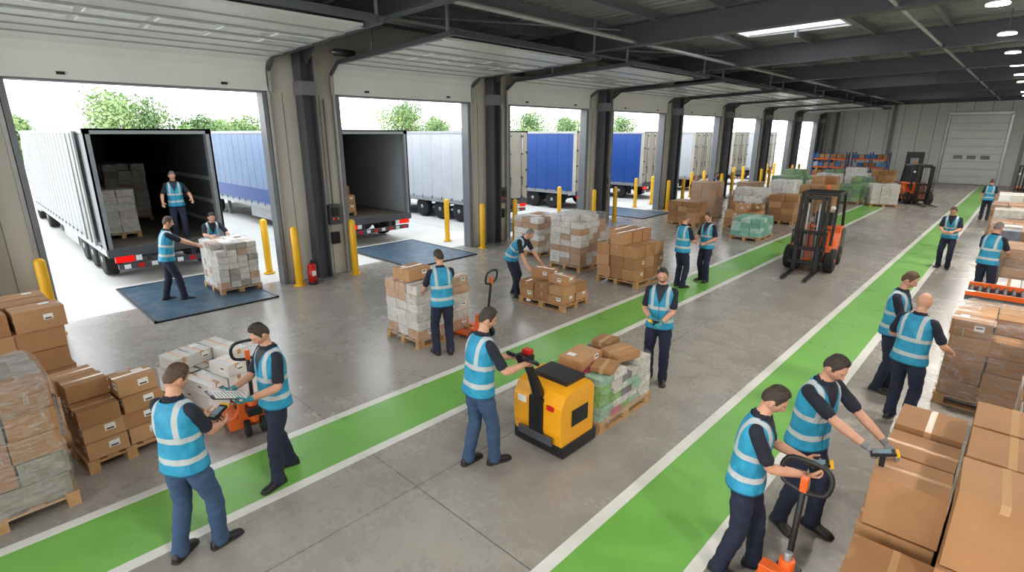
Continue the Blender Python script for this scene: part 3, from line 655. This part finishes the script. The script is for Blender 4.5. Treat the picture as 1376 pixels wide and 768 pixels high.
def hand_template(curl,thumb,spread=.0):
    b=B(); m=SKT
    rs=[]
    for y,hw,ht,z in((-.03,.024,.02,0),(0,.027,.018,0),(.03,.036,.016,-.001),(.06,.042,.014,0),(.085,.041,.012,.002),(.096,.036,.008,.002)):
        a=np.arange(14)*2*np.pi/14; rs.append(np.stack([hw*np.sign(np.cos(a))*np.abs(np.cos(a))**.7,np.full(14,y),z+ht*np.sin(a)],1))
    b.rings(rs,m)
    for i,(x,L,r) in enumerate(((.031,.072,.0088),(.0105,.080,.009),(-.0105,.074,.0086),(-.030,.058,.0076))):
        p=Vector((x,.082-.004*abs(i-1),.001)); an=0.; pts=[p]; 
        for s,(q) in enumerate((.45,.3,.25)):
            an+=curl*(.75,1.,.7)[s]*(1+.08*i); d=Vector((math.sin((x)*spread*20)*.5,math.cos(an),-math.sin(an))); p=p+d*L*q; pts.append(p)
        b.path(pts,[r,r*.97,r*.9,r*.78],m,8)
    p=Vector((.022,.018,-.006)); d1=Vector((.75,.62,-.25-.4*thumb)).normalized(); d2=Vector((.35-.5*thumb,.85,-.3-.5*thumb)).normalized()
    b.path([p,p+d1*.042,p+d1*.042+d2*.033,p+d1*.042+d2*.058],[.013,.0115,.0105,.0085],m,8)
    o=bpy.data.objects.new('t',b.mesh('t')); SC.collection.objects.link(o); q=o.modifiers.new('r','REMESH'); q.mode='VOXEL'; q.voxel_size=.0036
    v,f=evalmesh(o); bpy.data.objects.remove(o); return v,f
SKT=mat('tmp',(200,150,120))
HANDS={'relax':hand_template(.38,.2),'grip':hand_template(1.15,.9),'flat':hand_template(.14,.0,.3),'hold':hand_template(.75,.6)}
_sk={}
def skinm(c):
    if c not in _sk: _sk[c]=mat('skin',c,.5,0,.08,20)
    return _sk[c]
_hm={}
def hairm(c):
    if c not in _hm: _hm[c]=mat('hair',c,.5,0,.45,45,.9,90)
    return _hm[c]
def ik(a,t,l1,l2,pole):
    a,t,pole=Vector(a),Vector(t),Vector(pole); d=t-a; L=d.length; mx=(l1+l2)*.995
    if L>mx: d=d*(mx/L); t=a+d; L=mx
    L=max(L,abs(l1-l2)+.02); u=d.normalized(); q=(l1*l1-l2*l2+L*L)/(2*L); h=math.sqrt(max(0,l1*l1-q*q)); p=pole-u*pole.dot(u); p.normalize()
    return a+u*q+p*h,t
def person(x,y,f,z=0.,lean=0.,hR=(.25,.05,.85),hL=(-.25,.05,.85),feet=((.11,-.02,-.2),(-.11,.04,.2)),head=(0,.15),pants=NAVY,hair=(48,36,28),skin=(206,154,126),glove=None,s=.98,bw=.96,pose=('relax','relax'),beard=.15,bald=False,hl=.012,pn=(None,None),hd=(None,None),vox=.012,drop=0.,twist=0.,side=0.,py=None):
    rz=math.atan2(-f[0],f[1]); MW=Matrix.Translation((x,y,z))@Matrix.Rotation(rz,4,'Z')@Matrix.Scale(s,4); MI=MW.inverted()
    def loc(h): return MI@Vector(h[1:]) if h[0]=='w' else Vector(h)
    skm=skinm(skin); fx=(feet[0][0]+feet[1][0])/2; fy=(feet[0][1]+feet[1][1])/2
    if py is None: py=fy-math.sin(lean)*.16
    Z=np.arange(.78,1.72,.01); a=lean*(.35+.65*np.clip((Z-.95)/.28,0,1)); i0=int(round((.92-.78)/.01))
    Yc=np.cumsum(np.sin(a))*.01; Zc=np.cumsum(np.cos(a))*.01; Yc+=py-Yc[i0]; Zc+=.92-drop-Zc[i0]; sd=side*np.clip((Z-.92)/.5,0,1.5)
    def TR(px,pyy,pz):
        aa=np.interp(pz,Z,a); tw=twist*min(1,max(0,(pz-.95)/.3)); px,pyy=px*math.cos(tw)-pyy*math.sin(tw),px*math.sin(tw)+pyy*math.cos(tw)
        return Vector((fx+px+np.interp(pz,Z,sd),np.interp(pz,Z,Yc)+pyy*math.cos(aa),np.interp(pz,Z,Zc)-pyy*math.sin(aa)))
    def tring(z_,hw,hdp,off=0.,seg=40,ex=.82,wob=0.):
        an=np.arange(seg)*2*np.pi/seg; c,q=np.cos(an),np.sin(an)
        X=hw*np.sign(c)*np.abs(c)**ex; Y=off+hdp*np.sign(q)*np.abs(q)**.9
        w=np.ones(seg)
        if wob: w=1+wob*np.sin(3*an+z_*30+x*5)+wob*.8*np.sin(7*an-z_*22+y*3)+wob*.5*np.sin(11*an+z_*9)
        return np.array([list(TR(p,q_,z_)) for p,q_ in zip(X*w,Y*w)]),np.stack([X,Y,np.full(seg,z_)],1)
    src=B(); PM,SM,KM=pants,SHIRT,skm
    rs=[tring(*r)[0] for r in((.82,.11*bw,.085),(.86,.162*bw,.115),(.90,.176*bw,.13,-.01),(.96,.172*bw,.124,-.008),(1.02,.160*bw,.115),(1.06,.155*bw,.112))]; src.rings(rs,PM)
    rs=[tring(*r)[0] for r in((1.03,.148*bw,.108),(1.1,.152*bw,.113,.003),(1.2,.16*bw,.115),(1.3,.172*bw,.12),(1.37,.178*bw,.115),(1.42,.168*bw,.1),(1.46,.135*bw,.085),(1.49,.085,.07),(1.525,.068,.068),(1.54,.05,.05))]; src.rings(rs,SM)
    for i,sg in((0,1),(1,-1)):
        F=feet[i]; fz=F[3] if len(F)>3 else 0.
        hip=TR(sg*.092*bw,0,.90); ank=Vector((F[0],F[1],.10+fz)); kn,ank=ik(hip,ank,.413,.404,Vector((sg*.12+math.sin(-F[2])*.4,1,0)))
        pts=[hip+Vector((-sg*.01,0,.03)),hip.lerp(kn,.35),hip.lerp(kn,.75),kn,kn.lerp(ank,.35),kn.lerp(ank,.75),ank+Vector((0,0,-.045))]
        src.path(pts,[.092*bw,.098*bw,.081,.075,.075,.066,.072],PM,20,sm=2,sub=6,wob=.04)
    wr=[]
    for i,sg in((0,1),(1,-1)):
        t=loc((hR,hL)[i]); sh=TR(sg*.178*bw,-.005,1.432); el,w=ik(sh,t,.30,.265,Vector((sg*.55,-.5,-.75)))
        src.path([TR(sg*.10*bw,0,1.43),TR(sg*.15*bw,0,1.437),sh,sh.lerp(el,.4),sh.lerp(el,.78)],[.045,.05,.056,.056,.059],SM,16,sm=2,sub=5,wob=.03)
        src.path([sh.lerp(el,.55),el,el.lerp(w,.3),w+(w-el).normalized()*.02],[.042,.042,.044,.028],KM,14,sm=1,sub=4)
        wr.append((el,w))
    ah=lean*.75+head[1]; nb=TR(0,-.005,1.47); am=(lean+ah)/2; tw=twist
    hc=TR(0,0,1.50)+Vector((0,math.sin(am),math.cos(am)))*.165+Vector((0,math.cos(am),-math.sin(am)))*.022
    Rh=Matrix.Rotation(head[0]+tw,3,'Z')@Matrix.Rotation(-ah,3,'X'); Mh=Matrix.Translation(hc)@Rh.to_4x4()@Matrix.Scale(.98,4)
    src.path([nb,nb.lerp(hc,.5)+Vector((0,-.005,0)),hc+Rh@Vector((0,-.015,-.03))],[.06,.056,.055],KM,16,sub=3)
    o=bpy.data.objects.new('t',src.mesh('t')); SC.collection.objects.link(o); q=o.modifiers.new('r','REMESH'); q.mode='VOXEL'; q.voxel_size=vox
    q=o.modifiers.new('s','SMOOTH'); q.factor=.5; q.iterations=2
    v,fs=evalmesh(o); bpy.data.objects.remove(o)
    bv=BVHTree.FromPolygons([tuple(p) for p in np.concatenate(src.V)],src.F)
    b=B(); ids=[b.mi(src.mats[i]) for i in range(len(src.mats))]
    ml=[]
    for fc in fs:
        c=v[list(fc)].mean(0); r=bv.find_nearest(Vector(c)); ml.append(ids[src.M[r[2]]])
    b.add(v,fs,PM,True,mlist=ml)
    vs=[(.90,.165,.115,0),(.868,.198,.149,0),(.872,.205,.156,0),(.90,.203,.154,0),(.95,.195,.149,0),(1.0,.186,.143,0),(1.05,.181,.139,0),(1.1,.179,.138,.003),(1.15,.181,.139,.003),(1.2,.184,.14,.002),(1.25,.188,.141,0),(1.3,.191,.14,0),(1.35,.192,.135,0),(1.39,.19,.127,0),(1.42,.183,.116,0),(1.45,.166,.102,0),(1.475,.140,.09,-.002),(1.49,.112,.085,-.004),(1.507,.088,.082,-.006),(1.50,.078,.074,-.006)]
    A=[];Rr=[]
    for j in range(len(vs)-1):
        for u in (0,.5):
            z_,hw,hh,of=[vs[j][q_]*(1-u)+vs[j+1][q_]*u for q_ in range(4)]
            p,rr=tring(z_,hw*(bw if z_<1.44 else 1+(bw-1)*.5),hh*(1+(bw-1)*.7),of,60,.85,.014 if j>1 and z_<1.4 else 0); A.append(p); Rr.append(rr)
    b.rings(A,VEST,cap=False,rest=np.concatenate(Rr))
    A=[tring(z_,r_,r_*1.02,.004,24,1.)[0] for z_,r_ in((1.49,.08),(1.52,.072),(1.532,.066),(1.53,.06),(1.50,.06))]; b.rings(A,SHIRT,cap=False)
    add_head(b,Mh,skin,hair,hairm(hair),head_mat(skin,hair,beard,hair),bald,hl)
    gm=GLV[glove] if glove else skm; out=[]
    for i,sg in((0,1),(1,-1)):
        el,w=wr[i]; d=(w-el).normalized()
        if hd[i] is not None: d=Vector(hd[i]).normalized()
        p=Vector(pn[i]) if pn[i] is not None else Vector((-sg*.75,0.1,-.65)); p=p-d*p.dot(d); p.normalize(); zz=-p; xx=d.cross(zz)
        hv,hf=HANDS[pose[i]]; hv=hv.copy()
        if sg>0: hv[:,0]*=-1; hf=[t[::-1] for t in hf]
        R=np.array([list(xx),list(d),list(zz)]).T; hv=hv*1.0@R.T+np.array(w+d*.008)
        b.add(hv,hf,gm,True)
        if glove: b.path([w-d*.03,w+d*.01],[.031,.03],gm,12)
        out.append(MW@(w+d*.07))
        F=feet[i]; fz=F[3] if len(F)>3 else 0.; T0=b.T; b.T=Matrix.Translation((F[0],F[1],fz))@Matrix.Rotation(F[2],4,'Z')
        rs=[];rs2=[]
        for yy,hw,ht in((-.088,.018,.05),(-.08,.034,.075),(-.05,.041,.105),(0,.042,.115),(.05,.043,.095),(.09,.047,.07),(.14,.048,.058),(.175,.04,.048),(.195,.022,.036)):
            an=np.arange(16)*2*np.pi/16; c,q_=np.cos(an),np.sin(an)
            rs.append(np.stack([hw*np.sign(c)*np.abs(c)**.7,np.full(16,yy),.02+np.where(q_>0,q_*(ht-.02),q_*.012)],1))
            rs2.append(np.stack([(hw+.004)*np.sign(c)*np.abs(c)**.5,np.full(16,yy*1.03),.012+.0115*np.sign(q_)*np.abs(q_)**.4],1))
        b.rings(rs,SHOE); b.rings(rs2,SOLE); b.T=T0
    ob=b.build('warehouse_worker'); ob.matrix_world=MW
    return out
far=dict(vox=.02)
brown=(84,62,44); dark=(56,44,36); grey=(120,114,108); fair=(128,100,68)
h1=person(-4.59,.86,(-.45,.84),hR=(.08,.36,1.08),hL=(-.12,.36,1.12),head=(-.25,.5),pants=JEANS,hair=brown,pose=('hold','hold'),feet=((.12,.12,-.3),(-.1,-.1,.2)),bw=1.0,pn=((-.6,.2,.75),(.6,.2,.75)))
h2=person(-5.11,1.86,(.05,-.98),hR=(.14,.36,1.12),hL=(-.16,.32,1.1),head=(.05,.5),hair=dark,glove='teal',pose=('hold','hold'),feet=((.14,-.12,-.3),(-.1,.14,.2)),pn=((-.5,.1,.8),(.5,.1,.8)))
h3=person(-3.76,3.44,(.2,.97),lean=.12,hR=('w',-3.40,3.74,1.2),hL=('w',-3.64,3.80,1.2),head=(-.45,.3),pants=JEANS,hair=dark,s=1.01,pose=('grip','grip'),feet=((.08,.12,-.1),(-.08,-.12,.2)),pn=((0,.2,-1),(0,.2,-1)),bw=.99)
h4=person(-3.41,6.63,(.3,-.95),hR=(.09,.27,1.07),hL=(-.07,.3,1.03),head=(.1,.25),hair=dark,beard=.75,s=.97,glove='teal',pose=('hold','hold'),bw=1.0,hl=.005)
h5=person(-6.42,5.08,(-.92,.4),lean=.1,hR=('w',-6.84,5.6,1.12),hL=('w',-6.83,5.02,1.0),head=(.3,.3),hair=dark,pose=('flat','flat'))
h6=person(-7.8,8.3,(.96,.25),lean=.78,hR=('w',-7.38,8.2,.72),hL=('w',-7.34,8.62,.74),head=(0,.0),hair=grey,hl=.005,pose=('flat','flat'),feet=((.14,.1,-.2),(-.14,-.15,.2)),drop=.03)
person(-5.5,11.5,(.25,.95),hR=(.1,.33,1.1),hL=(-.1,.33,1.1),head=(-.1,.2),hair=fair,hl=.005,pose=('hold','hold'),vox=.016)
person(-5.3,12.4,(-.3,-.95),hR=(.1,.34,1.12),hL=(-.16,.25,1.05),head=(0,.3),hair=brown,pose=('hold','hold'),vox=.016,s=.96)
person(-12.95,2.93,(.15,1),lean=.16,hR=('w',-12.8,3.58,1.08),hL=('w',-13.15,3.58,1.08),head=(0,.1),hair=brown,pose=('flat','flat'),feet=((.1,.12,-.1),(-.12,-.2,.2)),vox=.016,s=1.03)
person(-14.3,4.2,(1,-.1),lean=.5,hR=('w',-13.74,4.0,1.17),hL=('w',-13.74,4.4,1.17),head=(0,-.1),hair=dark,pose=('flat','flat'),vox=.016)
person(-15.7,3.9,(.9,-.2),z=.87,lean=.1,hR=(.3,.3,1.0),hL=(-.35,.3,1.05),head=(.1,.35),hair=grey,hl=.005,pose=('relax','relax'),vox=.016)
person(-1.2,18.2,(-.1,-1),lean=.2,hR=(.1,.36,1.1),hL=(-.12,.36,1.1),head=(0,.3),hair=brown,pose=('hold','hold'),s=.95,**far)
person(-.26,14.85,(.4,1),lean=.1,hR=(.15,.4,1.1),hL=(-.15,.4,1.1),head=(0,.2),hair=grey,hl=.006,pose=('hold','hold'),s=.98,**far)
person(-.95,8.6,(.95,-.1),lean=.05,hR=(.1,.36,1.08),hL=(-.12,.34,1.05),head=(0,.35),hair=brown,glove='teal',pose=('hold','hold'),s=.98)
person(-.62,7.68,(.35,.94),lean=.05,hR=(.3,.3,1.05),hL=(-.2,.3,1.1),head=(-.3,.15),hair=grey,bald=True,pose=('hold','hold'),s=.95,bw=1.03)
h17=person(-1.16,3.9,(.95,.2),lean=.1,hR=(.06,.4,1.12),hL=(-.12,.38,1.15),head=(0,.45),hair=dark,pose=('hold','hold'),s=.97,feet=((.12,-.1,-.2),(-.1,.14,.2)),pn=((-.5,.2,.8),(.5,.2,.8)))
h18=person(-.97,4.8,(.88,-.4),lean=.14,hR=('w',-.42,4.6,1.06),hL=('w',-.4,4.9,1.03),head=(.1,.4),hair=dark,glove='grey',pose=('grip','flat'),s=1.0,feet=((.12,-.05,-.2),(-.12,.1,.2)),pn=((0,0,-1),(0,0,-1)))
person(-11.0,26.0,(1,-.3),hair=brown,s=.95,hR=(.1,.33,1.1),hL=(-.2,.2,.95),**far)
person(-11.0,23.8,(-.3,1),hair=brown,s=.95,bald=True,**far)
person(-1.0,30,(0,1),hair=brown,s=.95,**far)
b=B(); b.box((0,0,0),(.24,.33,.006),black); b.box((0,-.01,.006),(.21,.29,.004),label); b.box((0,.15,.012),(.1,.03,.015),galv)
for i in range(8): b.box((-.01,.1-i*.03,.0085),(.16,.006,.001),ink)
o=b.build('clipboard',tuple((h2[0]+h2[1])/2+Vector((0,-.06,.05)))); o.rotation_euler=(.35,0,math.pi)
scr=mat('scanner_screen',(120,150,160),.15)
def scanner(p,rz,nm='handheld_scanner'):
    b=B(); b.box((0,0,.0),(.075,.17,.025),black); b.box((0,.01,.014),(.06,.09,.004),scr); b.box((0,-.05,.014),(.055,.04,.005),steel_md); b.box((0,.09,-.005),(.07,.03,.035),yellow); b.bar((0,-.0,-.01),(0,-.03,-.11),.032,.035,black)
    o=b.build(nm,tuple(p),rz,bevel=.004); o.rotation_euler=(.3,0,rz); return o
scanner((h1[0]+h1[1])/2+Vector((-.02,.02,.05)),.5); scanner((h17[0]+h17[1])/2+Vector((.02,0,.06)),-1.3); scanner(h18[0]+Vector((.06,-.02,.03)),-1.3,'barcode_scanner'); scanner((h4[0]+h4[1])/2+Vector((0,0,.03)),2.8)
# ---------------------------------------------------------------- camera
cam=bpy.data.cameras.new('camera'); cam.sensor_width=36; cam.lens=710/1376*36; cam.clip_end=500
o=bpy.data.objects.new('camera',cam); SC.collection.objects.link(o); o.location=(0,0,3.5)
o.rotation_euler=(math.pi/2-.2798,0,.7635); SC.camera=o
SC.view_settings.view_transform='Standard'; SC.view_settings.look='None'; SC.view_settings.exposure=-.12
